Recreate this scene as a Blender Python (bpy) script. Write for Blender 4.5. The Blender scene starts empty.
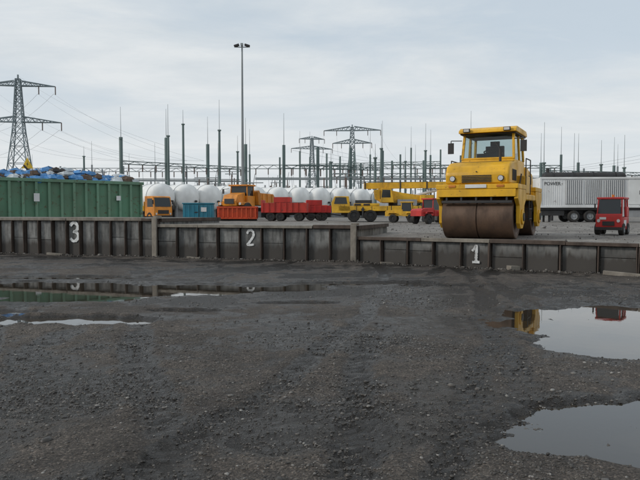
import bpy, math, random
import numpy as np
from mathutils import Vector, Matrix
random.seed(7); rng=np.random.default_rng(7)
S=bpy.context.scene
YZ=0.78   # level of the raised yard

# ---------------------------------------------------------------- materials
def newmat(name):
    m=bpy.data.materials.new(name); m.use_nodes=True
    nt=m.node_tree; nt.nodes.clear()
    o=nt.nodes.new('ShaderNodeOutputMaterial'); b=nt.nodes.new('ShaderNodeBsdfPrincipled')
    nt.links.new(b.outputs[0],o.inputs[0]); return m,nt,b
def nd(nt,t,**k):
    n=nt.nodes.new(t)
    for a,v in k.items():
        if a.startswith('i_'): n.inputs[a[2:].replace('_',' ')].default_value=v
        else: setattr(n,a,v)
    return n
def ramp(nt,src,stops):
    r=nt.nodes.new('ShaderNodeValToRGB'); cr=r.color_ramp
    while len(cr.elements)<len(stops): cr.elements.new(0.5)
    for e,(p,c) in zip(cr.elements,stops):
        e.position=p; e.color=(c,c,c,1) if not hasattr(c,'__len__') else (*c,1)
    nt.links.new(src,r.inputs[0]); return r
def mixc(nt,f,a,b,blend='MIX'):
    m=nt.nodes.new('ShaderNodeMix'); m.data_type='RGBA'; m.blend_type=blend
    for sock,v in ((m.inputs[0],f),(m.inputs[6],a),(m.inputs[7],b)):
        if isinstance(v,(int,float)): sock.default_value=v
        elif isinstance(v,tuple): sock.default_value=(*v,1)
        else: nt.links.new(v,sock)
    return m.outputs[2]
def paint(name,col,rough=0.45,dirt=0.4,dcol=(0.09,0.07,0.05),scale=2.0,metal=0.0,bump=0.15,rust=0.0):
    m,nt,b=newmat(name)
    tc=nd(nt,'ShaderNodeTexCoord')
    mp=nd(nt,'ShaderNodeMapping'); mp.inputs['Scale'].default_value=(1,1,0.45)
    nt.links.new(tc.outputs['Object'],mp.inputs[0])
    n=nd(nt,'ShaderNodeTexNoise',i_Scale=scale,i_Detail=6,i_Roughness=0.68); nt.links.new(mp.outputs[0],n.inputs[0])
    r=ramp(nt,n.outputs[0],[(0.42,0),(0.72,dirt)])
    c=mixc(nt,r.outputs[0],tuple(col),tuple(dcol))
    n3=nd(nt,'ShaderNodeTexNoise',i_Scale=scale*0.6,i_Detail=2); nt.links.new(tc.outputs['Object'],n3.inputs[0])
    r3=ramp(nt,n3.outputs[0],[(0.3,0.78),(0.7,1.1)])
    c=mixc(nt,1.0,c,r3.outputs[0],'MULTIPLY')
    if rust>0:
        n2=nd(nt,'ShaderNodeTexNoise',i_Scale=scale*4,i_Detail=6,i_Roughness=0.7); nt.links.new(tc.outputs['Object'],n2.inputs[0])
        r2=ramp(nt,n2.outputs[0],[(0.62-rust*0.3,0),(0.70-rust*0.25,.8)])
        c=mixc(nt,r2.outputs[0],c,(0.10,0.045,0.02))
    nt.links.new(c,b.inputs['Base Color'])
    b.inputs['Metallic'].default_value=metal
    rr=ramp(nt,n.outputs[0],[(0.4,rough),(0.7,min(1,rough+0.3))]); nt.links.new(rr.outputs[0],b.inputs['Roughness'])
    if bump:
        bp=nd(nt,'ShaderNodeBump',i_Strength=bump,i_Distance=0.01)
        nt.links.new(n.outputs[0],bp.inputs['Height']); nt.links.new(bp.outputs[0],b.inputs['Normal'])
    return m
M={}
M['yellow']=paint('yellow_paint',(0.80,0.435,0.012),0.38,0.45,(0.18,0.10,0.03),1.8,rust=0.06)
M['yellow2']=paint('crane_yellow',(0.76,0.43,0.02),0.45,0.6,(0.16,0.10,0.04),1.5,rust=0.10)
M['orange']=paint('orange_paint',(0.74,0.26,0.015),0.45,0.55,scale=1.4,rust=.05)
M['orange_red']=paint('orange_red_paint',(0.66,0.075,0.015),0.5,0.5,(0.12,0.05,0.03),1.1,rust=0.10)
M['red']=paint('red_paint',(0.55,0.02,0.018),0.4,0.45,(0.10,0.03,0.02),1.4,rust=0.04)
M['redmid']=paint('red_skip_paint',(0.56,0.032,0.02),0.5,0.5,(0.12,0.04,0.03),1.0,rust=0.12)
M['green']=paint('green_container_paint',(0.10,0.235,0.145),0.6,0.6,(0.14,0.15,0.11),0.9,rust=0.12)
M['greenlt']=paint('green_rib_paint',(0.15,0.30,0.20),0.6,0.55,(0.14,0.15,0.11),0.9,rust=0.12)
M['blue']=paint('turquoise_paint',(0.02,0.23,0.33),0.5,0.4,scale=1.2)
M['white']=paint('white_paint',(0.80,0.81,0.80),0.4,0.35,(0.45,0.43,0.39),0.7)
M['white2']=paint('container_white',(0.74,0.75,0.75),0.5,0.4,(0.38,0.37,0.34),0.6,rust=0.03)
M['greyp']=paint('louvre_grey',(0.30,0.31,0.32),0.5,0.3,scale=1.0)
M['dark']=paint('dark_steel',(0.025,0.025,0.027),0.5,0.5,(0.06,0.05,0.04),3)
M['black']=paint('black_rubber',(0.018,0.018,0.018),0.75,0.7,(0.07,0.06,0.05),4)
M['rust']=paint('rusty_steel',(0.080,0.057,0.044),0.75,0.9,(0.035,0.028,0.024),3.5,bump=0.5)
M['drum']=paint('drum_steel',(0.12,0.072,0.046),0.5,0.85,(0.045,0.03,0.023),2.2,metal=0.3,bump=0.3)
M['timber']=paint('weathered_timber',(0.24,0.215,0.18),0.85,0.8,(0.09,0.078,0.066),4,bump=0.5)
M['steelgreen']=paint('hazed_green_steel',(0.13,0.18,0.175),0.6,0.3,(0.10,0.12,0.11),0.3,bump=0)  # gantry green paled in the base colour to imitate haze over distance
M['galv']=paint('galvanised_steel',(0.27,0.30,0.31),0.5,0.3,(0.19,0.19,0.19),0.3,bump=0)
M['pyl']=paint('hazed_pylon_steel',(0.21,0.26,0.28),0.6,0.3,(0.16,0.18,0.18),0.2,bump=0)  # far-off haze painted into the steel: base colour lightened, no volume
M['wire']=paint('conductor',(0.27,0.29,0.31),0.6,0.1,scale=0.2,bump=0)
M['insul']=paint('porcelain_brown',(0.14,0.10,0.085),0.3,0.2,scale=1,bump=0)
M['numwhite']=paint('number_paint',(0.78,0.80,0.80),0.8,0.8,(0.28,0.27,0.25),8)
M['chrome']=paint('lamp_glass',(0.6,0.6,0.6),0.15,0.1,scale=3)
M['amber']=paint('amber_lens',(0.6,0.2,0.02),0.2,0.1,scale=3)
M['signy']=paint('sign_yellow',(0.75,0.5,0.03),0.5,0.2,scale=3)
M['bagblue']=paint('blue_bags',(0.04,0.22,0.52),0.35,0.4,(0.3,0.42,0.52),5,bump=1)
M['bagwhite']=paint('pale_bags',(0.55,0.60,0.63),0.45,0.5,(0.25,0.25,0.25),5,bump=1)
M['brownr']=paint('brown_rubbish',(0.12,0.08,0.055),0.8,0.6,(0.03,0.03,0.03),5,bump=1)
def glass():
    m,nt,b=newmat('tinted_glass')
    t=nd(nt,'ShaderNodeBsdfTransparent'); t.inputs[0].default_value=(0.66,0.74,0.74,1)
    g=nd(nt,'ShaderNodeBsdfGlossy'); g.inputs['Roughness'].default_value=0.03
    f=nd(nt,'ShaderNodeFresnel',i_IOR=1.6)
    ms=nd(nt,'ShaderNodeMixShader'); o=[x for x in nt.nodes if x.type=='OUTPUT_MATERIAL'][0]
    nt.links.new(f.outputs[0],ms.inputs[0]); nt.links.new(t.outputs[0],ms.inputs[1]); nt.links.new(g.outputs[0],ms.inputs[2])
    nt.links.new(ms.outputs[0],o.inputs[0]); return m
M['glass']=glass()
def dglass():
    m,nt,b=newmat('dark_window'); b.inputs['Base Color'].default_value=(0.02,0.025,0.028,1); b.inputs['Roughness'].default_value=0.08; return m
M['dglass']=dglass()
def concrete():
    m,nt,b=newmat('stained_concrete')
    g=nd(nt,'ShaderNodeNewGeometry')
    n=nd(nt,'ShaderNodeTexNoise',i_Scale=1.6,i_Detail=8,i_Roughness=0.7); nt.links.new(g.outputs['Position'],n.inputs[0])
    mp=nd(nt,'ShaderNodeMapping'); mp.inputs['Scale'].default_value=(7,7,0.8); nt.links.new(g.outputs['Position'],mp.inputs[0])
    n2=nd(nt,'ShaderNodeTexNoise',i_Scale=1.0,i_Detail=5,i_Roughness=0.6); nt.links.new(mp.outputs[0],n2.inputs[0])
    r=ramp(nt,n.outputs[0],[(0.30,(0.12,0.12,0.115)),(0.5,(0.235,0.236,0.228)),(0.72,(0.38,0.382,0.37))])
    r2=ramp(nt,n2.outputs[0],[(0.35,0.38),(0.6,1.0)])
    c=mixc(nt,1.0,r.outputs[0],r2.outputs[0],'MULTIPLY')
    ri=ramp(nt,g.outputs['Random Per Island'],[(0,.55),(1,1.15)]); c=mixc(nt,1.0,c,ri.outputs[0],'MULTIPLY')
    sp=nd(nt,'ShaderNodeSeparateXYZ'); nt.links.new(g.outputs['Position'],sp.inputs[0])
    a=nd(nt,'ShaderNodeMath',operation='MULTIPLY_ADD'); nt.links.new(n2.outputs[0],a.inputs[0]); a.inputs[1].default_value=-0.7; nt.links.new(sp.outputs[2],a.inputs[2])
    r3=ramp(nt,a.outputs[0],[(0.0,1),(0.25,0)])
    c=mixc(nt,r3.outputs[0],c,(0.055,0.05,0.045))
    nt.links.new(c,b.inputs['Base Color']); b.inputs['Roughness'].default_value=0.85
    bp=nd(nt,'ShaderNodeBump',i_Strength=0.6,i_Distance=0.02); nt.links.new(n.outputs[0],bp.inputs['Height']); nt.links.new(bp.outputs[0],b.inputs['Normal'])
    return m
M['concrete']=concrete()

def groundmat(name,dry,mid,wetc,usewet=True,bs=1.0):
    m,nt,b=newmat(name)
    g=nd(nt,'ShaderNodeNewGeometry'); P=g.outputs['Position']
    n1=nd(nt,'ShaderNodeTexNoise',i_Scale=0.45,i_Detail=5,i_Roughness=0.65); nt.links.new(P,n1.inputs[0])
    n2=nd(nt,'ShaderNodeTexNoise',i_Scale=3.5,i_Detail=8,i_Roughness=0.75); nt.links.new(P,n2.inputs[0])
    n3=nd(nt,'ShaderNodeTexNoise',i_Scale=60.0,i_Detail=4,i_Roughness=0.75); nt.links.new(P,n3.inputs[0])
    v=nd(nt,'ShaderNodeTexVoronoi',i_Scale=70.0); v.inputs['Randomness'].default_value=1; nt.links.new(P,v.inputs['Vector'])
    r1=ramp(nt,n1.outputs[0],[(0.38,mid),(0.62,dry)])
    r2=ramp(nt,n2.outputs[0],[(0.3,0.45),(0.7,1.5)])
    c=mixc(nt,1.0,r1.outputs[0],r2.outputs[0],'MULTIPLY')
    r3=ramp(nt,n3.outputs[0],[(0.32,0.45),(0.68,1.6)])
    c=mixc(nt,1.0,c,r3.outputs[0],'MULTIPLY')
    sc=nd(nt,'ShaderNodeSeparateColor'); nt.links.new(v.outputs['Color'],sc.inputs[0])
    r4=ramp(nt,sc.outputs[0],[(0.0,0.5),(0.8,1.1),(1.0,2.2)])
    c=mixc(nt,0.9,c,r4.outputs[0],'MULTIPLY')
    b.inputs['Roughness'].default_value=0.85
    if usewet:
        at=nd(nt,'ShaderNodeAttribute',attribute_name='wet')
        wn=ramp(nt,n2.outputs[0],[(.38,-.0),(.62,1.0)])
        wf0=nd(nt,'ShaderNodeMath',operation='MULTIPLY_ADD'); nt.links.new(wn.outputs[0],wf0.inputs[0]); wf0.inputs[1].default_value=-.40; nt.links.new(at.outputs['Fac'],wf0.inputs[2])
        wq=ramp(nt,wf0.outputs[0],[(.0,0),(.5,1)]); wf=wq.outputs[0]
        wc=mixc(nt,1.0,wetc,r3.outputs[0],'MULTIPLY')
        c=mixc(nt,wf,c,wc)
        ro=nd(nt,'ShaderNodeMapRange'); nt.links.new(wf,ro.inputs[0]); ro.inputs[3].default_value=0.8; ro.inputs[4].default_value=0.2
        nt.links.new(ro.outputs[0],b.inputs['Roughness'])
    b.inputs['Specular IOR Level'].default_value=0.4
    nt.links.new(c,b.inputs['Base Color'])
    ad=nd(nt,'ShaderNodeMath',operation='MULTIPLY_ADD'); nt.links.new(v.outputs['Distance'],ad.inputs[0]); ad.inputs[1].default_value=-0.5; nt.links.new(n3.outputs[0],ad.inputs[2])
    ad2=nd(nt,'ShaderNodeMath',operation='MULTIPLY_ADD'); nt.links.new(n2.outputs[0],ad2.inputs[0]); ad2.inputs[1].default_value=2.5; nt.links.new(ad.outputs[0],ad2.inputs[2])
    bp=nd(nt,'ShaderNodeBump',i_Strength=0.9*bs,i_Distance=0.024); nt.links.new(ad2.outputs[0],bp.inputs['Height']); nt.links.new(bp.outputs[0],b.inputs['Normal'])
    return m
M['ground']=groundmat('wet_gravel_ground',(0.100,0.084,0.070),(0.056,0.0465,0.039),(0.019,0.016,0.0135))
M['yard']=groundmat('yard_gravel',(0.24,0.225,0.205),(0.15,0.138,0.125),(0.03,0.03,0.03),False,0.6)
def stonemat():
    m,nt,b=newmat('gravel_stone'); g=nd(nt,'ShaderNodeNewGeometry')
    r=ramp(nt,g.outputs['Random Per Island'],[(0,(0.020,0.017,0.0145)),(0.6,(0.062,0.054,0.046)),(0.93,(0.115,0.104,0.093)),(1,(0.25,0.238,0.22))])
    nt.links.new(r.outputs[0],b.inputs['Base Color']); b.inputs['Roughness'].default_value=0.5; return m
M['stone']=stonemat()
def watermat():
    m,nt,b=newmat('puddle_water'); b.inputs['Base Color'].default_value=(0.035,0.029,0.022,1)
    b.inputs['Roughness'].default_value=0.015; b.inputs['IOR'].default_value=1.5
    g=nd(nt,'ShaderNodeNewGeometry'); n=nd(nt,'ShaderNodeTexNoise',i_Scale=5,i_Detail=3); nt.links.new(g.outputs['Position'],n.inputs[0])
    bp=nd(nt,'ShaderNodeBump',i_Strength=0.04,i_Distance=0.01); nt.links.new(n.outputs[0],bp.inputs['Height']); nt.links.new(bp.outputs[0],b.inputs['Normal'])
    return m
M['water']=watermat()
def leafmat():
    m,nt,b=newmat('distant_foliage'); g=nd(nt,'ShaderNodeNewGeometry')
    r=ramp(nt,g.outputs['Random Per Island'],[(0,(0.05,0.07,0.045)),(1,(0.10,0.125,0.085))]); nt.links.new(r.outputs[0],b.inputs['Base Color']); b.inputs['Roughness'].default_value=0.9; return m
M['leaf']=leafmat()

# ---------------------------------------------------------------- mesh builder
class MB:
    def __init__(s): s.v=[]; s.f=[]; s.m=[]; s.mats=[]
    def mi(s,k):
        if k not in s.mats: s.mats.append(k)
        return s.mats.index(k)
    def add(s,vs,fs,k):
        o=len(s.v); s.v+= [tuple(v) for v in vs]; i=s.mi(k)
        for f in fs: s.f.append(tuple(a+o for a in f)); s.m.append(i)
    def box(s,c,d,k,R=None):
        vs=[]
        for z in(-.5,.5):
            for y in(-.5,.5):
                for x in(-.5,.5):
                    p=Vector((x*d[0],y*d[1],z*d[2]))
                    if R is not None: p=R@p
                    vs.append(p+Vector(c))
        s.add(vs,[(0,2,3,1),(4,5,7,6),(0,1,5,4),(2,6,7,3),(0,4,6,2),(1,3,7,5)],k)
    def bb(s,x0,x1,y0,y1,z0,z1,k): s.box(((x0+x1)/2,(y0+y1)/2,(z0+z1)/2),(x1-x0,y1-y0,z1-z0),k)
    def prism(s,poly,a0,a1,k,axis='x'):
        def mk(p,a):
            return {'x':(a,p[0],p[1]),'y':(p[0],a,p[1]),'z':(p[0],p[1],a)}[axis]
        n=len(poly); vs=[mk(p,a0) for p in poly]+[mk(p,a1) for p in poly]
        area=sum(poly[i][0]*poly[(i+1)%n][1]-poly[(i+1)%n][0]*poly[i][1] for i in range(n))
        flip=(area<0)^(axis=='y')^(a1<a0)
        fs=[tuple(range(n-1,-1,-1)),tuple(range(n,2*n))]+[(i,(i+1)%n,(i+1)%n+n,i+n) for i in range(n)]
        if flip: fs=[tuple(reversed(f)) for f in fs]
        s.add(vs,fs,k)
    def frame(s,p0,p1):
        p0=Vector(p0);p1=Vector(p1); d=(p1-p0).normalized()
        u=Vector((0,0,1)) if abs(d.z)<0.9 else Vector((1,0,0))
        a=d.cross(u).normalized(); b=d.cross(a).normalized(); return p0,p1,a,b
    def cyl(s,p0,p1,r,k,r1=None,n=16,caps=True):
        if r1 is None:r1=r
        p0,p1,a,b=s.frame(p0,p1); vs=[]
        for p,rr in((p0,r),(p1,r1)):
            for i in range(n):
                t=2*math.pi*i/n; vs.append(p+a*(rr*math.cos(t))+b*(rr*math.sin(t)))
        fs=[(i,(i+1)%n,(i+1)%n+n,i+n) for i in range(n)]
        if caps: fs+=[tuple(range(n-1,-1,-1)),tuple(range(n,2*n))]
        s.add(vs,fs,k)
    def beam(s,p0,p1,w,k,h=None):
        h=h or w; p0,p1,a,b=s.frame(p0,p1)
        vs=[p+a*(w/2*i)+b*(h/2*j) for p in(p0,p1) for i,j in((-1,-1),(1,-1),(1,1),(-1,1))]
        s.add(vs,[(3,2,1,0),(4,5,6,7),(0,1,5,4),(1,2,6,5),(2,3,7,6),(3,0,4,7)],k)
    def lathe(s,p0,ax,prof,k,n=24):
        p0=Vector(p0); _,_,a,b=s.frame(p0,p0+Vector(ax)); d=Vector(ax).normalized(); vs=[]
        for o,r in prof:
            for i in range(n):
                t=2*math.pi*i/n; vs.append(p0+d*o+a*(r*math.cos(t))+b*(r*math.sin(t)))
        fs=[]
        for j in range(len(prof)-1):
            for i in range(n): fs.append((j*n+i,j*n+(i+1)%n,(j+1)*n+(i+1)%n,(j+1)*n+i))
        s.add(vs,fs,k)
    def wheel(s,c,r,w,hub='dark',ax=(1,0,0),tyre='black'):
        h=w/2
        s.lathe(c,ax,[(-h,r*.55),(-h,r*.9),(-h*.75,r),(h*.75,r),(h,r*.9),(h,r*.55)],tyre,22)
        s.lathe(c,ax,[(-h*.6,0.001),(-h*.6,r*.5),(-h,r*.56),(h,r*.56),(h*.6,r*.5),(h*.6,0.001)],hub,22)
        C=Vector(c);A=Vector(ax); s.cyl(C-A*h*.95,C+A*h*.95,r*.2,hub,n=12)
    def sphere(s,c,r,k,sq=(1,1,1),n=10,jit=0):
        vs=[];fs=[]
        for j in range(n//2+1):
            th=math.pi*j/(n//2)
            for i in range(n):
                ph=2*math.pi*i/n; q=1+random.uniform(-jit,jit)
                vs.append((c[0]+r*sq[0]*q*math.sin(th)*math.cos(ph),c[1]+r*sq[1]*q*math.sin(th)*math.sin(ph),c[2]+r*sq[2]*q*math.cos(th)))
        for j in range(n//2):
            for i in range(n): fs.append((j*n+i,(j+1)*n+i,(j+1)*n+(i+1)%n,j*n+(i+1)%n))
        s.add(vs,fs,k)
    def build(s,name,parent=None,bevel=0,smooth=35,loc=(0,0,0),rz=0):
        me=bpy.data.meshes.new(name); me.from_pydata(s.v,[],s.f)
        for k in s.mats: me.materials.append(M[k])
        me.polygons.foreach_set('material_index',s.m)
        me.validate(); me.update()
        if smooth:
            me.shade_smooth(); me.set_sharp_from_angle(angle=math.radians(smooth))
        o=bpy.data.objects.new(name,me); S.collection.objects.link(o)
        o.location=loc; o.rotation_euler=(0,0,rz)
        if parent: o.parent=parent
        if bevel:
            b=o.modifiers.new('bevel','BEVEL'); b.width=bevel; b.segments=2; b.limit_method='ANGLE'; b.angle_limit=math.radians(35)
        return o
def root(name,x,y,z=YZ,rz=0):
    e=bpy.data.objects.new(name,None); e.location=(x,y,z); e.rotation_euler=(0,0,math.radians(rz)); S.collection.objects.link(e); return e
def bx(b,d): return (b-320)/640*d     # bearing -> lateral offset at distance d

# ---------------------------------------------------------------- numpy noise
_T=rng.random((256,256))
def vn(x,y):
    xi=np.floor(x).astype(int); yi=np.floor(y).astype(int); fx=x-xi; fy=y-yi
    fx=fx*fx*(3-2*fx); fy=fy*fy*(3-2*fy)
    g=lambda a,b:_T[a&255,b&255]
    return (g(xi,yi)*(1-fx)+g(xi+1,yi)*fx)*(1-fy)+(g(xi,yi+1)*(1-fx)+g(xi+1,yi+1)*fx)*fy
def fbm(x,y,o=4,g=0.5):
    s=0;a=1;t=0
    for i in range(o):
        s=s+a*(vn(x*2**i+17.3*i,y*2**i+5.1*i)-.5)*2; t+=a; a*=g
    return s/t
def sstep(a,b,x):
    t=np.clip((x-a)/(b-a),0,1); return t*t*(3-2*t)
WL=-0.03
PUD=[(4.5,9.0,2.05,1.75),(4.1,7.5,1.5,0.95),(7.2,9.2,2.2,1.7),(5.2,7.6,1.6,0.9),
     (2.75,4.5,1.5,0.80),(1.75,4.25,0.6,0.33),(3.6,4.9,1.3,0.7),
     (-5.6,13.0,2.7,1.55),(-3.0,12.9,2.0,1.1),(-8.6,13.0,2.6,1.8),(-1.0,13.1,1.3,0.65),(-4.6,11.5,1.5,.55),(-6.9,11.3,1.5,.6),(-6.4,15.2,2.6,0.45),
     (-3.6,9.1,1.3,0.42),(0.9,13.9,1.6,0.38),(-0.4,10.9,0.7,.2),(2.6,13.4,.9,.25),(-5.3,9.8,.9,.35),(-2.2,10.0,.6,.2)]
RUTS=((0.15,0.05,0.012,.17,.034),(1.65,.05,.012,.17,.030),(-2.6,-.22,.02,.2,.026),(-4.3,-.22,.02,.2,.024),(2.3,.18,-.004,.16,.02),
      (-1.3,.38,-.012,.15,.028),(.45,.40,-.012,.15,.026),(-.6,-.36,.004,.18,.026),(-2.2,-.40,.004,.18,.024))
def ruts(x,y):
    q0=np.zeros(np.shape(x)); h=np.zeros(np.shape(x))
    for (a,b_,c_,w,dp) in RUTS:
        xc=a+b_*(y-3)+c_*(y-3)**2+.05*np.sin(y*1.7+a); fade=sstep(-.35,.15,fbm(x*.3+a*7,y*.3,2)+.1)
        q=np.exp(-((x-xc)/w)**4)*fade; q0=np.maximum(q0,q)
        tread=np.sin(y*42+np.abs(x-xc)*30)
        h=h-q*dp*(0.75+0.3*tread)+fade*np.exp(-((np.abs(x-xc)-w*1.45)/.07)**2)*.014
    return h,q0
def H(x,y):
    h=0.035*fbm(x*.35,y*.35,3)+0.030*fbm(x*1.3+9,y*1.3,4)+0.017*fbm(x*6,y*6+3,4,.6)+0.018
    h=h+ruts(x,y)[0]
    flat=sstep(9.5,11.0,y)*sstep(16.5,15,y)*sstep(2.5,.5,x)
    h=h*(1-.72*flat)
    h=np.maximum(h,-0.022)
    m=np.full(np.shape(x),-9.0)
    for cx,cy,rx,ry in PUD:
        m=np.maximum(m,1-((x-cx)/rx)**2-((y-cy)/ry)**2)
    m=np.clip(m,-2,1)+0.62*fbm(x*1.5+3,y*2.2,5,.62)
    k=sstep(-.25,.30,m)
    h=h*(1-k)+k*(-0.050+0.027*fbm(x*2.6,y*3,4,.6))
    return h
def axis(lo,hi,step,far,growth=1.35):
    a=list(np.arange(lo,hi+1e-6,step)); st=step
    L=[];p=lo
    while p>-far: st*=growth; p-=st; L.append(p)
    R=[];p=hi;st=step
    while p<far: st*=growth; p+=st; R.append(p)
    return np.array(L[::-1]+a+R)
xs=axis(-13,12,0.05,2500); ys=np.concatenate([np.arange(2.2,9,.035),axis(9,25,0.05,3000)])
pre=[];p=2.2;st=.05
while p>-400: st*=1.35;p-=st;pre.append(p)
ys=np.concatenate([np.array(pre[::-1]),ys[ys>=2.2]]); ys=np.unique(ys)
X,Y=np.meshgrid(xs,ys)
Z=H(X,Y); near=(np.abs(X)<60)&(Y<60)&(Y>-60); Z=np.where(near,Z,0.0)
nx,ny=len(xs),len(ys)
co=np.stack([X,Y,Z],-1).reshape(-1,3)
idx=np.arange(nx*ny).reshape(ny,nx)
fc=np.stack([idx[:-1,:-1],idx[:-1,1:],idx[1:,1:],idx[1:,:-1]],-1).reshape(-1,4)
def npmesh(name,co,fc,mat,smooth=True):
    me=bpy.data.meshes.new(name); k=fc.shape[1]
    me.vertices.add(len(co)); me.vertices.foreach_set('co',co.astype(np.float32).ravel())
    me.loops.add(fc.size); me.loops.foreach_set('vertex_index',fc.astype(np.int32).ravel())
    me.polygons.add(len(fc)); me.polygons.foreach_set('loop_start',np.arange(0,fc.size,k,dtype=np.int32))
    me.update(calc_edges=True); me.validate()
    if smooth: me.shade_smooth()
    me.materials.append(mat); o=bpy.data.objects.new(name,me); S.collection.objects.link(o); return o
g=npmesh('ground',co,fc,M['ground'])
wet=1.2*sstep(0.030,-0.02,Z)+1.0*sstep(-.05,.38,fbm(X*.5+4,Y*.9,4))+.5*sstep(2.6,-1,np.abs(Y-13.0))+.5*ruts(X,Y)[1]
wet=np.clip(wet*(0.8+0.6*fbm(X*3,Y*3,3)),0,1)
at=g.data.attributes.new('wet','FLOAT','POINT'); at.data.foreach_set('value',wet.astype(np.float32).ravel())
mb=MB(); mb.add([(-13,2.4,WL),(12,2.4,WL),(12,16.5,WL),(-13,16.5,WL)],[(0,1,2,3)],'water'); mb.build('puddle_water',smooth=0)

t=(1+5**.5)/2
ico=np.array([(-1,t,0),(1,t,0),(-1,-t,0),(1,-t,0),(0,-1,t),(0,1,t),(0,-1,-t),(0,1,-t),(t,0,-1),(t,0,1),(-t,0,-1),(-t,0,1)])/math.sqrt(1+t*t)
icf=np.array([(0,11,5),(0,5,1),(0,1,7),(0,7,10),(0,10,11),(1,5,9),(5,11,4),(11,10,2),(10,7,6),(7,1,8),(3,9,4),(3,4,2),(3,2,6),(3,6,8),(3,8,9),(4,9,5),(2,4,11),(6,2,10),(8,6,7),(9,8,1)])
def stones(n,x0,x1,y0,y1,smed,clump,sig=.42):
    x=rng.uniform(x0,x1,n*3); y=y0+(y1-y0)*rng.random(n*3)**1.5
    dens=0.12+1.2*sstep(-.15,.4,fbm(x*clump,y*clump+40,4))*(.5+.65*sstep(-.5,1.5,x))
    k=rng.random(n*3)<dens*.6; x=x[k][:n]; y=y[k][:n]; n=len(x)
    s=smed*np.exp(rng.normal(0,sig,n)); z=H(x,y)+s*.02
    sc=s[:,None]*rng.uniform(.6,1.3,(n,3)); sc[:,2]*=.6
    V=ico[None]*rng.uniform(.7,1.25,(n,12,1))*sc[:,None,:]
    a=rng.uniform(0,6.28,n); c,si=np.cos(a),np.sin(a)
    vx=V[:,:,0]*c[:,None]-V[:,:,1]*si[:,None]+x[:,None]; vy=V[:,:,0]*si[:,None]+V[:,:,1]*c[:,None]+y[:,None]; vz=V[:,:,2]+z[:,None]
    co=np.stack([vx,vy,vz],-1).reshape(-1,3); f=(icf[None]+12*np.arange(n)[:,None,None]).reshape(-1,3)
    return co,f
parts=[stones(60000,-4.5,5.5,2.6,8,.0062,.9),stones(16000,-8,8,5,14.5,.009,.6),stones(350,-9,9,3,16,.015,.5,.35)]
cs=[];fs=[];o=0
for c,f in parts: cs.append(c); fs.append(f+o); o+=len(c)
npmesh('gravel',np.concatenate(cs),np.concatenate(fs),M['stone'],False)

# ---------------------------------------------------------------- raised yard
LINE=[(-60,40),(-18,26.15),(-12.1,24.2),(-5.6,22.0),(1.08,19.8),(4.7,17.6),(7.75,15.5),(12.5,12.2),(60,-16)]
def yl(x): return float(np.interp(x,[p[0] for p in LINE],[p[1] for p in LINE]))
xx=np.unique(np.concatenate([np.linspace(-60,60,241),[p[0] for p in LINE]]))
tt=np.concatenate([[0.0],np.cumsum(0.25*1.09**np.arange(0,90))]); tt=tt[tt<3000]
yy0=np.array([yl(v) for v in xx])
XX=np.repeat(xx[None],len(tt),0)*(1+ (tt[:,None]/60)*(tt[:,None]>0)); YY=yy0[None]+.1+tt[:,None]
ZZ=YZ+0.03*fbm(XX*.4,YY*.4,4)*np.clip(tt[:,None]/2,0,1)*(tt[:,None]<80)
co=np.stack([XX,YY,ZZ],-1); sk=np.stack([xx,yy0+.1,np.full_like(xx,-.2)],-1)[None]
co=np.concatenate([sk,co],0); ny_,nx_=co.shape[:2]; idx=np.arange(nx_*ny_).reshape(ny_,nx_)
fc=np.stack([idx[:-1,:-1],idx[:-1,1:],idx[1:,1:],idx[1:,:-1]],-1).reshape(-1,4)
npmesh('raised_yard_ground',co.reshape(-1,3),fc,M['yard'])
n=1500; x=rng.uniform(-6,16,n); y=rng.uniform(16,45,n); ok=y>np.array([yl(v) for v in x])+.6; ok&=~((x<3)&(y<25.5)); x=x[ok];y=y[ok];n=len(x)
s=.013*np.exp(rng.normal(0,.5,n)); V=ico[None]*rng.uniform(.7,1.2,(n,12,1))*s[:,None,None]*rng.uniform(.6,1.3,(n,1,3))+np.stack([x,y,np.full(n,YZ+.01)],-1)[:,None,:]
npmesh('yard_stones',V.reshape(-1,3),(icf[None]+12*np.arange(n)[:,None,None]).reshape(-1,3),M['stone'],False)

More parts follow.
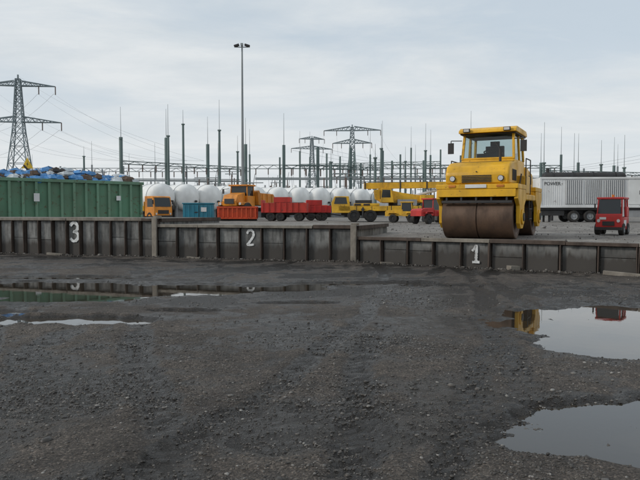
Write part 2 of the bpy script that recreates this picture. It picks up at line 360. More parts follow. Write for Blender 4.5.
def wall(p0,p1,zt,bay,slab,num=None,numpos=None,nh=.5,endpost=True):
    p0=Vector((*p0,0));p1=Vector((*p1,0)); u=(p1-p0); L=u.length; u.normalize(); ang=math.atan2(u.y,u.x)
    r=root('retaining_wall',p0.x,p0.y,0,math.degrees(ang))
    n=max(1,round(L/bay)); b=L/n
    pm=MB(); po=MB()
    for i in range(n):
        x0=i*b+.05; x1=(i+1)*b-.05; off=random.uniform(-.02,.012)
        zs=[-.15,zt*random.uniform(.4,.55),zt-.10] if random.random()<.5 else [-.15,zt-.10]
        for a,c in zip(zs[:-1],zs[1:]):
            o2=off+random.uniform(-.01,.01)
            pm.bb(x0,x1,-.0+o2,.1+o2,a+.006,c-.006,'concrete')
    for i in range(n+1):
        x=i*b; w=random.uniform(.08,.12); h=zt-.09+random.uniform(-.02,.01); tl=random.uniform(-.03,.03)
        po.beam((x+tl,-.088,-.15),(x+tl+random.uniform(-.02,.02),-.088,h),w,'rust',.025); po.bb(x-.012,x+.012,-.0745,.1,-.15,h-.002,'rust'); po.bb(x-w/2,x+w/2,.104,.125,-.15,h,'rust')
    pm.build('concrete_panels',r,.008); po.build('steel_posts',r,.004)
    cm=MB(); x=0
    while x<L-.01:
        l=min(random.uniform(1.6,3.2),L-x); dz=random.uniform(-.015,.015)
        cm.bb(x+.006,x+l-.006,-.12+dz,.14,zt-.088,zt+.012+dz,'rust' if random.random()<.35 else 'timber'); x+=l
    cm.build('capping_beam',r,.01)
    if endpost:
        em=MB(); em.bb(L-.09,L+.09,-.20,-.125,-.1,zt+.03,'timber'); em.bb(L-.10,L+.10,-.122,.14,zt+.02,zt+.09,'timber'); em.build('end_post',r,.01)
    if slab:
        sm=MB(); sm.bb(.0,L,.145,slab,.2,zt,'yard'); sm.bb(L-.001,L+.03,.16,slab,.1,zt-.12,'concrete'); sm.bb(L-.02,L+.10,.145,slab,zt-.115,zt+.005,'rust')
        sm.build('raised_slab',r)
    if num:
        cx=(math.floor(numpos/b)+.5)*b
        strokes={'3':[(-.42,.82),(-.15,.98),(.2,.95),(.38,.75),(.2,.55),(-.05,.52),(.25,.47),(.42,.25),(.2,.04),(-.15,.0),(-.42,.14)],
                 '2':[(-.38,.75),(-.25,.94),(.05,1.0),(.33,.88),(.36,.62),(.1,.36),(-.22,.12),(-.38,.02),(0,.0),(.42,.03)],
                 '1':[(-.34,.66),(-.12,.82),(.06,1.0),(.07,.6),(.05,.3),(.06,.0)]}[num]
        def ribbon(pts,w,mbb,yo):
            P=[]
            for i in range(len(pts)-1):
                for s_ in (0,.2,.4,.6,.8):
                    a=np.array(pts[max(0,i-1)]);b0=np.array(pts[i]);c0=np.array(pts[i+1]);d=np.array(pts[min(len(pts)-1,i+2)])
                    P.append(.5*((2*b0)+(-a+c0)*s_+(2*a-5*b0+4*c0-d)*s_**2+(-a+3*b0-3*c0+d)*s_**3))
            P.append(np.array(pts[-1])); P=np.array(P); P[:,0]*=.62
            P=P*nh
            T=np.gradient(P,axis=0); T/=np.linalg.norm(T,axis=1)[:,None]+1e-9; N=np.stack([-T[:,1],T[:,0]],1)
            vs=[];m_=len(P)
            for q,nn in zip(P,N):
                ww=w*random.uniform(.72,1.2)
                for s_ in(-1,1): vs.append((cx+q[0]+nn[0]*ww/2*s_,yo,zbase+q[1]+nn[1]*ww/2*s_))
            mbb.add(vs,[(2*i,2*i+1,2*i+3,2*i+2) for i in range(m_-1)],'numwhite')
        zbase=zt-.16-nh if num!='1' else zt-.17-nh
        nm=MB(); ribbon(strokes,nh*.17,nm,-.035)
        if num=='1': ribbon([(-.32,-.01),(0,.0),(.4,.0)],nh*.14,nm,-.038)
        nm.build('painted_number',r,smooth=0)
    return r
wall((-18,26.15),(-12.1,24.2),1.33,.72,4.5,endpost=False)
wall((-12.1,24.2),(-5.6,22.0),1.33,.62,4.5,'3',3.55,.66)
wall((-5.6,22.0),(1.08,19.8),1.12,.78,4.5,'2',3.85,.48)
wall((1.2,19.75),(4.7,17.6),.79,.82,0,'1',3.55,.46,endpost=False)
wall((4.7,17.6),(7.75,15.5),.79,.86,0,endpost=False)
wall((7.75,15.5),(12.5,12.2),.79,.9,0)

db=MB()
for (x,y,lx,ly,lz,a) in ((5.15,17.0,.3,.2,.12,20),(7.3,15.35,.9,.12,.10,-30),(8.0,15.0,.6,.14,.12,-40),(2.0,19.0,.4,.12,.06,10),(-4.2,21.2,.5,.1,.06,-25),(-9.5,22.9,.6,.12,.08,-10)):
    db.box((x,y,lz/2+.0),(lx,ly,lz),'timber',Matrix.Rotation(math.radians(a),3,'Z')@Matrix.Rotation(.06,3,'Y'))
db.build('scrap_timber',bevel=.008)
n=2600; xr=rng.uniform(-17,12,n); yr=np.array([yl(v) for v in xr])-.12-np.abs(rng.normal(0,.22,n))
s=np.minimum(.016*np.exp(rng.normal(0,.55,n)),.06); V=ico[None]*rng.uniform(.7,1.2,(n,12,1))*s[:,None,None]*rng.uniform(.6,1.3,(n,1,3))
V=V+np.stack([xr,yr,H(xr,yr)+s*.3],-1)[:,None,:]
npmesh('wall_rubble',V.reshape(-1,3),(icf[None]+12*np.arange(n)[:,None,None]).reshape(-1,3),M['stone'],False)

# ---------------------------------------------------------------- road roller
def road_roller():
    r=root('road_roller',5.45,20.2,YZ,-27)
    for nm,y in(('front_drum',-1.6),('rear_drum',1.55)):
        d=MB()
        d.lathe((0,y,.63),(1,0,0),[(-.98,.001),(-.98,.46),(-1.0,.48),(-1.01,.60),(-.995,.63),(-.02,.63),(-.012,.60),(.012,.60),(.02,.63),(.995,.63),(1.01,.60),(1.0,.48),(.98,.46),(.98,.001)],'drum',56)
        d.cyl((-1.03,y,.63),(1.03,y,.63),.16,'dark')
        d.build(nm,r,smooth=30)
    f=MB()
    for sg in(-1,1):
        a,b=(1.05,1.16) if sg>0 else (-1.16,-1.05)
        for y,q in((-1.6,1),(1.55,-1)):
            f.prism([(y-.62,1.42),(y-.66,1.15),(y-.38,.95),(y-.34,.45),(y-.16,.30),(y+.16,.30),(y+.34,.45),(y+.38,.95),(y+.66,1.15),(y+.62,1.42)],a,b,'yellow')
            f.cyl((sg*1.16,y,.63),(sg*1.20,y,.63),.22,'yellow',n=24); f.cyl((sg*1.20,y,.63),(sg*1.225,y,.63),.12,'dark',n=16)
    for y in(-1.6,1.55):
        f.bb(-1.16,1.16,y-.70,y+.64,1.425,1.56,'yellow')
        f.bb(-1.10,1.10,y-.695,y-.63,1.20,1.42,'yellow'); f.bb(-1.10,1.10,y+.60,y+.64,1.2,1.42,'yellow')
        f.bb(-1.0,1.0,y-.66,y-.62,1.02,1.10,'dark')
        for x in np.linspace(-.85,.85,5): f.bb(x-.03,x+.03,y-.66,y-.63,1.08,1.22,'dark')
    f.build('drum_frames',r,.018)
    h=MB()
    h.prism([(-2.22,1.565),(-2.25,1.86),(-2.12,2.08),(-1.8,2.20),(-.92,2.30),(-.92,1.565)],-.90,.90,'yellow')
    h.prism([(2.25,1.565),(2.28,1.8),(2.1,2.05),(.92,2.22),(.92,1.565)],-.86,.86,'yellow')
    h.build('hoods',r,.05)
    h=MB()
    for i in range(5): h.bb(-.42,.42,-2.262,-2.225,1.61+i*.045,1.635+i*.045,'dark')
    for x in(-.68,.68):
        h.cyl((x,-2.2,1.72),(x,-2.28,1.72),.085,'dark',n=18); h.cyl((x,-2.281,1.72),(x,-2.29,1.72),.07,'chrome',n=18)
        h.bb(x-.1,x+.1,-2.325,-2.302,1.47,1.54,'amber')
    for k_ in range(6):
        h.bb(.901,.915,-1.75+k_*.11,-1.70+k_*.11,1.68,2.0,'dark'); h.bb(.861,.875,1.2+k_*.11,1.25+k_*.11,1.68,1.95,'dark')
    h.bb(-.3,.3,-2.33,-2.304,1.45,1.55,'white2')
    h.beam((-.9,-1.45,2.243),(.9,-1.45,2.243),.012,'dark'); h.bb(-.02,.02,-2.256,-2.235,1.9,1.93,'dark')
    h.cyl((.45,-1.2,2.2),(.45,-1.2,2.62),.04,'dark'); h.cyl((-.5,1.5,2.1),(-.5,1.5,2.5),.05,'dark')
    for q in(-.95,.98):
        h.cyl((q,-1.0,1.6),(q*1.02,-.85,1.9),.022,'dark',n=8); h.cyl((q,-1.3,1.58),(q,-1.0,1.6),.022,'dark',n=8)
    h.build('grille_and_lights',r,.004)
    c=MB()
    c.bb(-1.15,1.15,-.86,.86,1.12,1.30,'yellow')
    c.prism([(-.80,1.305),(-.86,1.7),(-.86,2.36),(.86,2.36),(.86,1.305)],-.80,.80,'yellow')
    c.bb(-.5,.5,-.9,.9,.55,1.118,'dark')
    c.bb(.82,1.13,-.82,-.1,1.305,1.85,'yellow'); c.bb(-1.13,-.82,-.2,.82,1.305,1.85,'yellow')
    c.build('platform',r,.03)
    c=MB()
    for x in(-.77,.77):
        for y,yt in((-.82,-.70),(.05,.05),(.80,.74)):
            c.beam((x,y,2.36),(x*.95,yt,3.14),.075,'yellow')
    c.bb(-.80,.80,-.85,-.78,2.361,2.42,'yellow'); c.bb(-.80,.80,.78,.85,2.361,2.42,'yellow')
    c.build('cab_pillars',r,.012)
    g=MB()
    g.add([(-.73,-.825,2.42),(.73,-.825,2.42),(.70,-.715,3.12),(-.70,-.715,3.12)],[(0,1,2,3)],'glass')
    g.add([(-.73,.80,2.42),(.73,.80,2.42),(.70,.74,3.12),(-.70,.74,3.12)],[(3,2,1,0)],'glass')
    for sg in(-1,1):
        g.add([(sg*.775,-.78,2.36),(sg*.775,.76,2.36),(sg*.735,.70,3.12),(sg*.735,-.66,3.12)],[(0,1,2,3)],'glass')
    g.build('cab_glazing',r,smooth=0)
    c=MB()
    c.prism([(-.98,3.16),(-.96,3.25),(-.78,3.33),(.78,3.33),(.92,3.25),(.94,3.16)],-.86,.86,'yellow')
    c.bb(-.83,.83,-.9,.88,3.12,3.158,'dark')
    c.build('cab_roof',r,.03)
    c=MB()
    c.bb(-.28,.28,.15,.30,2.2,2.85,'dark'); c.bb(-.28,.28,-.2,.15,2.1,2.45,'dark'); c.bb(-.14,.14,.17,.27,2.86,3.0,'dark')
    c.beam((.0,-.35,2.3),(0,-.5,2.62),.06,'dark'); c.lathe((0,-.5,2.62),(0,-.4,1),[(-.015,.17),(.015,.17),(.015,.20),(-.015,.20),(-.015,.17)],'dark',20)
    c.bb(-.35,.35,-.74,-.5,2.36,2.55,'dark')
    for x in(-.6,.6):
        c.bb(x-.1,x+.1,-1.06,-.985,3.18,3.29,'dark'); c.bb(x-.08,x+.08,-1.07,-1.061,3.195,3.275,'chrome')
    c.cyl((.3,.2,3.331),(.3,.2,3.45),.07,'amber',n=14)
    for sg in(-1,1):
        c.beam((sg*.78,-.85,2.95),(sg*1.08,-1.0,2.95),.025,'dark'); c.beam((sg*1.08,-1.0,2.95),(sg*1.08,-1.0,2.55),.025,'dark')
        c.bb(sg*1.08-.09,sg*1.08+.09,-1.04,-1.0,2.55,2.88,'dark')
        c.beam((sg*1.12,-.8,1.3),(sg*1.12,-.8,2.35),.03,'dark'); c.beam((sg*1.12,-.8,2.35),(sg*1.12,.0,2.35),.03,'dark'); c.beam((sg*1.12,0,2.35),(sg*1.12,0,1.3),.03,'dark')
        for z in(.55,.85): c.bb(sg*1.05-.1,sg*1.05+.1,-.22,.25,z,z+.03,'dark')
        c.beam((sg*1.13,-.22,.5),(sg*1.13,-.22,1.12),.03,'dark'); c.beam((sg*1.13,.25,.5),(sg*1.13,.25,1.12),.03,'dark')
    c.beam((.5,-.84,2.45),(.2,-.76,2.9),.02,'dark')
    c.build('cab_fittings',r,.006)
road_roller()

# ---------------------------------------------------------------- ribbed containers
def ribbed_container(name,x,y,rz,L,W,Hh,mat,ribs,z=YZ,rib=None):
    rib=rib or mat
    r=root(name,x,y,z,rz)
    m=MB()
    m.bb(-L/2,L/2,-W/2,-W/2+.06,.18,Hh,mat); m.bb(-L/2,L/2,W/2-.06,W/2,.18,Hh,mat)
    m.bb(-L/2,-L/2+.06,-W/2+.061,W/2-.061,.18,Hh,mat); m.bb(L/2-.06,L/2,-W/2+.061,W/2-.061,.18,Hh,mat)
    m.bb(-L/2+.061,L/2-.061,-W/2+.061,W/2-.061,.18,.26,mat)
    m.build('body',r,.01)
    m=MB(); 
    for i in range(ribs):
        xx_=-L/2+.08+(L-.16)*i/(ribs-1)
        for sy in(-1,1): m.box((xx_,sy*(W/2+.06),(Hh+.18)/2),(.13,.115,Hh-.40),rib)
    for yy_ in np.linspace(-W/2+.2,W/2-.2,4):
        for sx in(-1,1): m.box((sx*(L/2+.04),yy_,(Hh+.18)/2),(.075,.1,Hh-.40),rib)
    for sy in(-1,1):
        m.box((0,sy*(W/2+.045),Hh-.02),(L+.14,.17,.16),rib); m.box((0,sy*(W/2+.03),.24),(L+.1,.13,.12),rib)
        m.box((0,sy*.5,.09),(L,.12,.17),'dark')
    for sx in(-1,1): m.box((sx*(L/2+.03),0,Hh-.021),(.138,W-.1,.138),rib)
    m.build('ribs_and_rails',r,.01)
    return r
Lc=10.4; ang=45; ex,ey=-10.0,36.0
u=Vector((math.cos(math.radians(ang)),math.sin(math.radians(ang)))); nrm=Vector((-u.y,u.x))
cx=ex-u.x*Lc/2+nrm.x*1.2; cy=ey-u.y*Lc/2+nrm.y*1.2
rc=ribbed_container('rubbish_container',cx,cy,ang,Lc,2.4,2.38,'green',17,rib='greenlt')
lb=MB(); lb.bb(-.78,-.5,-1.335,-1.325,1.3,1.7,'white2'); lb.bb(3.6,3.85,-1.335,-1.325,1.4,1.65,'white2'); lb.build('labels',rc)
rb=MB()
for i in range(420):
    x=random.uniform(-Lc/2+.3,Lc/2-.3); y=random.uniform(-1,1); hgt=2.42+.66*(1-(y/1.15)**2)*random.uniform(.1,1)*(.8+.2*math.sin(x*1.3))
    k=random.choices(['bagblue','brownr','bagwhite','dark'],[5.5,2.8,1.6,1.2])[0]
    rb.sphere((x,y,hgt-.1),random.uniform(.12,.34),k,(random.uniform(.8,1.8),random.uniform(.8,1.3),random.uniform(.5,.9)),9,.22)
for i in range(34):
    x=random.uniform(-Lc/2+.5,Lc/2-.5); y=random.uniform(-.8,.8); a=Vector((random.uniform(-.6,.6),random.uniform(-.4,.4),random.uniform(.1,.45)))
    rb.beam((x,y,2.5),Vector((x,y,2.5))+a*1.4,random.uniform(.03,.08),random.choice(['brownr','timber','bagwhite']))
rb.build('rubbish_load',rc,smooth=20)

r=root('warning_sign',bx(29,44),44)
m=MB(); m.cyl((0,0,0),(0,0,4.1),.04,'galv'); m.prism([(-.40,3.75),(.40,3.75),(0,4.5)],-.07,-.045,'signy','y'); m.prism([(-.05,3.85),(.07,4.08),(0,4.07),(.04,4.25),(-.06,4.02),(.01,4.02)],-.078,-.072,'dark','y'); m.build('plate_and_post',r)

# ---------------------------------------------------------------- white storage tanks
def tank(x,y,rz,L,R,lift=.85):
    r=root('storage_tank',x,y,YZ,rz); m=MB(); zc=R+lift
    prof=[(-L/2-R*.5*math.cos(a),R*math.sin(a)) for a in np.linspace(0.001,math.pi/2,8)]
    prof=prof+[(-p[0],p[1]) for p in prof[::-1]]
    m.lathe((0,0,zc),(0,1,0),prof,'white',36); m.build('vessel',r,smooth=50)
    m=MB()
    for y_ in(-L*.3,L*.3):
        m.bb(-R*.75,R*.75,y_-.15,y_+.15,0,zc-R*.6,'greyp')
        m.lathe((0,y_-.05,zc),(0,1,0),[(0,R+.002),(0,R+.035),(.1,R+.035),(.1,R+.002)],'greyp',36)
    m.cyl((0,-L*.2,zc+R*.95),(0,-L*.2,zc+R+.3),.25,'white'); m.cyl((0,L*.25,zc+R*.95),(0,L*.25,zc+R+.35),.12,'greyp')
    m.cyl((R*.4,-L/2-R*.45,zc-R*.3),(R*.4,-L/2-R*.62,zc-R*.3),.14,'dark')
    m.beam((-R*.9,-L/2,.0),(-R*.9,-L/2,zc),.08,'greyp')
    m.build('saddles_and_fittings',r)
for b_,d_,rz_,R_ in((155,84,38,1.75),(179,86,42,1.75),(202,88,40,1.75),(225,90,38,1.75),(248,92,38,1.7),(270,93,42,1.7),(291,94,42,1.7),(311,95,42,1.7),(331,96,44,1.7),(351,97,44,1.65),(371,98,44,1.6)):
    tank(bx(b_,d_),d_,rz_,4.6,R_,.95)

# ---------------------------------------------------------------- articulated dump truck
def dump_truck(x,y,rz,mat,sc=1.0):
    r=root('articulated_dump_truck',x,y,YZ,rz); r.scale=(sc,)*3
    m=MB()   # nose to -x
    m.prism([(-4.4,1.25),(-4.5,1.7),(-4.2,2.25),(-2.9,2.5),(-2.9,1.1)],-.75,.75,mat,'y')
    m.bb(-2.88,-1.5,-1.0,1.0,1.1,2.2,mat); m.bb(-4.3,-2.9,-1.3,-.8,1.3,1.6,mat); m.bb(-4.3,-2.9,.8,1.3,1.3,1.6,mat)
    for a in(-2.8,-1.6):
        for b in(-.9,.9): m.beam((a,b,2.2),(a*.98,b*.95,3.1),.1,mat)
    m.bb(-2.95,-1.45,-1.05,1.05,3.1,3.25,mat)
    m.build('tractor_body',r,.04)
    g=MB(); g.bb(-2.75,-1.6,-.86,.86,2.2,3.09,'dglass'); g.bb(-4.52,-4.48,-.5,.5,1.45,1.9,'dark')
    for b in(-1,1):
        g.cyl((-4.32,b*1.05,1.45),(-4.36,b*1.05,1.45),.12,'chrome',n=12); g.beam((-2.9,b*1.0,2.9),(-3.2,b*1.45,2.8),.04,'dark'); g.bb(-3.22,-3.17,b*1.45-.1,b*1.45+.1,2.4,2.85,'dark')
    g.bb(-4.5,-4.3,-1.2,1.2,.9,1.15,'dark'); g.build('glazing_and_lights',r)
    m=MB(); m.prism([(-1.3,1.35),(-1.5,2.6),(-1.2,2.75),(-1.0,2.5),(1.6,2.45),(2.2,1.9),(1.4,1.3)],-1.3,1.3,mat,'y'); m.build('dump_body',r,.03)
    m=MB()
    for i in range(3): m.box((-.6+i*.95,-1.33,1.9),(.09,.06,1.0),mat)
    m.bb(-4.2,1.6,-.45,.45,.75,1.12,'dark')
    m.build('chassis',r,.01)
    m=MB()
    for a in(-3.5,.9):
        for b in(-1.2,1.2): m.wheel((a,b,.78),.78,.6,'dark',(0,1,0))
    m.build('wheels',r)
dump_truck(bx(252,68),70,66,'orange',1.12)
# ---------------------------------------------------------------- trucks
def truck(name,x,y,rz,cab,body,sc=1,L=5.5,high=1.55):
    r=root(name,x,y,YZ,rz); r.scale=(sc,)*3; m=MB()   # nose to +x
    c0=L/2-1.6
    m.prism([(c0,.55),(L/2,.55),(L/2+.04,1.15),(L/2-.02,1.45),(L/2-.22,2.4),(L/2-.4,2.48),(c0,2.48)],-1.0,1.0,cab,'y'); m.build('cab',r,.05)
    m=MB(); m.prism([(L/2-1.15,1.45),(L/2-.18,1.45),(L/2-.32,2.25),(L/2-1.15,2.25)],-1.006,1.006,'dglass','y')
    m.add([(L/2+.0,-.88,1.47),(L/2+.0,.88,1.47),(L/2-.19,.85,2.33),(L/2-.19,-.85,2.33)],[(0,1,2,3)],'dglass')
    m.bb(L/2+.03,L/2+.06,-.6,.6,.8,1.15,'dark'); m.bb(L/2+.01,L/2+.08,-.98,.98,.45,.65,'dark')
    for b in(-1,1):
        m.cyl((L/2+.03,b*.78,.8),(L/2+.06,b*.78,.8),.1,'chrome',n=12); m.bb(L/2-.1,L/2,b*1.12-.07,b*1.12+.07,1.7,2.1,'dark')
    m.build('windows_and_lights',r)
    m=MB(); m.bb(-L/2,c0-.05,-1.1,1.1,.98,1.06,'dark'); m.bb(-L/2,c0-.05,-1.1,-1.04,1.061,high,body); m.bb(-L/2,c0-.05,1.04,1.1,1.061,high,body); m.bb(c0-.11,c0-.05,-1.04,1.04,1.061,high+.4,body); m.bb(-L/2,-L/2+.05,-1.03,1.03,1.061,high,body); m.bb(-L/2,L/2-.2,-.4,.4,.5,.9,'dark')
    k_=int((L-1.7)/.6)
    for i in range(k_): m.box((-L/2+.1+i*.6,-1.13,(1.1+high)/2),(.07,.06,high-1.1),body)
    m.bb(-.6,.4,-1.0,-.6,.45,.85,'greyp')
    m.build('load_bed',r,.01)
    m=MB()
    for a in(-L/2+.8,-L/2+1.85,L/2-.8):
        for b in(-.86,.86): m.wheel((a,b,.48),.48,.32,'dark',(0,1,0))
    m.build('wheels',r); return r
truck('flatbed_truck',bx(148,50),50,-42,'orange','yellow2',.80,5.2)
ribbed_container('steel_container',bx(238,56),56,3,3.3,1.8,1.2,'orange_red',9)
# low red drawbar trailers, one behind the other
def trailer(x,y,rz,L,mat,high):
    r=root('flatbed_trailer',x,y,YZ,rz); m=MB()
    m.bb(-L/2,L/2,-1.05,1.05,.72,.86,mat); m.bb(-L/2,L/2,-1.05,-.99,.861,high,mat); m.bb(-L/2,L/2,.99,1.05,.861,high,mat)
    m.bb(-L/2,-L/2+.06,-.98,.98,.861,high+.25,mat); m.bb(L/2-.06,L/2,-.98,.98,.861,high,mat)
    for i in range(int(L/.5)): m.box((-L/2+.15+i*.5,-1.08,(.8+high)/2),(.07,.06,high-.75),mat)
    m.bb(-L/2+.3,L/2-.3,-.35,.35,.5,.719,'dark'); m.beam((L/2,0,.6),(L/2+1.0,0,.45),.1,'dark'); m.build('bed',r,.01)
    m=MB()
    for a in(-L/2+.8,-L/2+1.6,L/2-.7):
        for b in(-.85,.85): m.wheel((a,b,.38),.38,.28,'dark',(0,1,0))
    m.build('wheels',r)
    m=MB()   # load: bundled pipes and crates
    for i in range(5): m.cyl((-L/2+.2,-.7+i*.35,high-.15),(L/2-.3,-.7+i*.35,high-.1),.16,random.choice([mat,'dark','orange_red']),n=12)
    m.bb(-.9,.5,-.8,.8,high+.03,high+.5,mat); m.build('load',r,.01)
trailer(bx(285,55),55.5,-4,3.9,'redmid',1.55)
trailer(bx(316,58),58.5,4,2.6,'red',1.35)
# ---------------------------------------------------------------- turquoise site box
r=root('site_storage_box',bx(199,60),60,YZ,5); m=MB()
m.bb(-1.35,1.35,-1,1,.12,1.5,'blue'); m.bb(-1.42,1.42,-1.06,1.06,1.505,1.62,'blue')
m.build('body',r,.03); m=MB()
for x in np.linspace(-1.2,1.2,7): m.bb(x-.05,x+.05,-1.05,-1.003,.25,1.4,'blue')
m.bb(-1.3,1.3,-.9,.9,0,.119,'dark'); m.bb(.1,.14,-1.07,-1.052,.3,1.4,'dark'); m.bb(-.3,.0,-1.07,-1.052,.7,.8,'dark'); m.bb(.3,.8,-1.075,-1.055,.8,1.2,'white2'); m.build('ribs_and_skids',r,.01)

# ---------------------------------------------------------------- mobile crane
def crane(x,y,rz):
    r=root('mobile_crane',x,y,YZ,rz)
    m=MB(); m.bb(-4.4,4.6,-1.2,1.2,.85,1.25,'yellow2'); m.prism([(-4.9,.7),(-4.95,1.5),(-4.7,2.0),(-3.6,2.0),(-3.5,1.25),(-3.4,.7)],-1.2,1.2,'yellow2','y')
    m.bb(-4.2,4.4,-.6,.6,.5,.85,'dark'); m.bb(-3.2,-1.2,-1.22,1.22,1.255,1.45,'yellow2'); m.bb(2.6,4.5,-1.22,1.22,1.255,1.5,'yellow2')
    m.build('carrier',r,.03)
    m=MB()
    for a in(-3.2,-1.9,1.5,2.8,3.9):
        for b in(-1.0,1.0): m.wheel((a,b,.5),.5,.4,'dark',(0,1,0))
    m.build('wheels',r)
    m=MB(); m.bb(-4.955,-4.93,-1,1,1.4,1.9,'dglass'); m.prism([(-4.75,1.4),(-4.62,1.92),(-3.8,1.92),(-3.7,1.4)],-1.206,-1.2,'dglass','y')
    m.prism([(-1.05,1.9),(-.98,2.5),(-.38,2.5),(-.35,1.9)],-1.256,-1.25,'dglass','y'); m.bb(-1.17,-1.15,-1.15,-.35,1.8,2.5,'dglass'); m.build('windows',r)
    m=MB(); m.prism([(-1.15,1.52),(-1.05,2.58),(-.3,2.58),(-.1,1.52)],-1.25,-.25,'yellow2','y')
    m.cyl((.3,0,1.25),(.3,0,1.5),.75,'dark'); m.prism([(-.9,1.5),(-1.5,1.8),(-1.6,2.5),(-1.0,2.65),(.6,2.3),(2.0,2.1),(2.3,1.5)],-.24,.95,'yellow2','y')
    m.bb(2.0,3.0,-1.1,1.1,1.52,2.1,'yellow2'); m.bb(-3.1,-1.8,-1.21,-.9,1.46,1.7,'dark')
    m.bb(.2,1.7,-1.15,-.3,1.3,1.75,'greyp')
    for q in(-2.9,-2.2,3.2,4.1): m.bb(q-.25,q+.25,-1.235,-1.222,1.28,1.42,'dark')
    for q in np.linspace(-3,4.2,7): m.bb(q-.02,q+.02,-1.215,-1.201,.87,1.23,'dark')
    m.build('superstructure',r,.02)
    m=MB(); m.beam((-2.4,.35,2.86),(6.6,.35,2.96),.42,'yellow2',.48); m.beam((6.6,.35,2.96),(8.6,.35,2.98),.34,'yellow2',.38); m.beam((8.6,.35,2.98),(10,.35,3.0),.27,'yellow2',.29)
    m.prism([(9.9,2.7),(10.4,2.6),(10.6,3.0),(10.3,3.25),(9.9,3.2)],.15,.55,'yellow2','y'); m.cyl((1,.35,1.9),(4,.35,2.68),.11,'chrome'); 
    for q in(-2.3,.5,2.6,4.7,6.5): m.bb(q-.05,q+.05,.10,.60,2.60,3.22,'dark')
    m.cyl((-2,.35,3.15),(9.8,.35,3.2),.02,'dark',n=6)
    m.cyl((10.3,.35,2.7),(10.3,.35,2.1),.02,'dark'); m.sphere((10.3,.35,2.0),.16,'yellow2'); m.build('telescopic_boom',r,.015)
    m=MB()
    for a in(-2.5,4.3):
        m.bb(a-.12,a+.12,-1.5,1.5,.9,1.05,'dark')
        for b in(-1.45,1.45): m.cyl((a,b,.35),(a,b,1.15),.06,'dark'); m.cyl((a,b,.3),(a,b,.35),.22,'dark')
    m.build('outriggers',r)
crane(bx(394,51),51,-3)
def loader(name,x,y,rz,mat,sc=1):
    r=root(name,x,y,YZ,rz); r.scale=(sc,)*3; m=MB()   # nose -x
    m.prism([(.2,.75),(.2,1.45),(1.9,1.35),(2.15,1.2),(2.15,.7)],-.6,.6,mat,'y'); m.bb(-1.0,.2,-.65,.65,.7,1.25,mat)
    for a in(-.85,.35):
        for b in(-.55,.55): m.beam((a,b,1.25),(a*.9,b,2.2),.08,mat)
    m.bb(-.95,.5,-.66,.66,2.2,2.32,mat)
    for a in(-.75,1.25):
        for b in(-.72,.72): m.prism([(a-.55,.95),(a-.4,1.1),(a+.4,1.1),(a+.55,.95),(a+.5,.93),(a+.38,1.05),(a-.38,1.05),(a-.5,.93)],b-.18,b+.18,mat,'y')
    m.build('body',r,.02)
    m=MB(); m.bb(-.8,.3,-.54,.54,1.26,2.19,'dglass')
    for q in range(5): m.bb(.8+q*.2,.9+q*.2,-.612,-.601,.9,1.2,'dark')
    m.cyl((1.5,.2,1.38),(1.5,.2,1.85),.05,'dark')
    m.build('windows',r)
    m=MB()
    for b in(-.4,.4): m.beam((-.8,b,1.15),(-1.9,b,.75),.12,mat); m.beam((-.6,b,.9),(-1.6,b,.7),.07,'dark')
    m.prism([(-2.0,.95),(-1.9,.3),(-2.1,.08),(-2.8,.06),(-2.35,.35)],-.85,.85,'dark','y'); m.build('bucket_and_arms',r,.01)
    m=MB()
    for a in(-.75,1.25):
        for b in(-.72,.72): m.wheel((a,b,.46),.46,.34,'dark',(0,1,0))
    m.build('wheels',r); return r
loader('wheel_loader',bx(405,47),47,165,'yellow2',.66)
loader('compact_loader',bx(430,42),42,225,'red',.72)

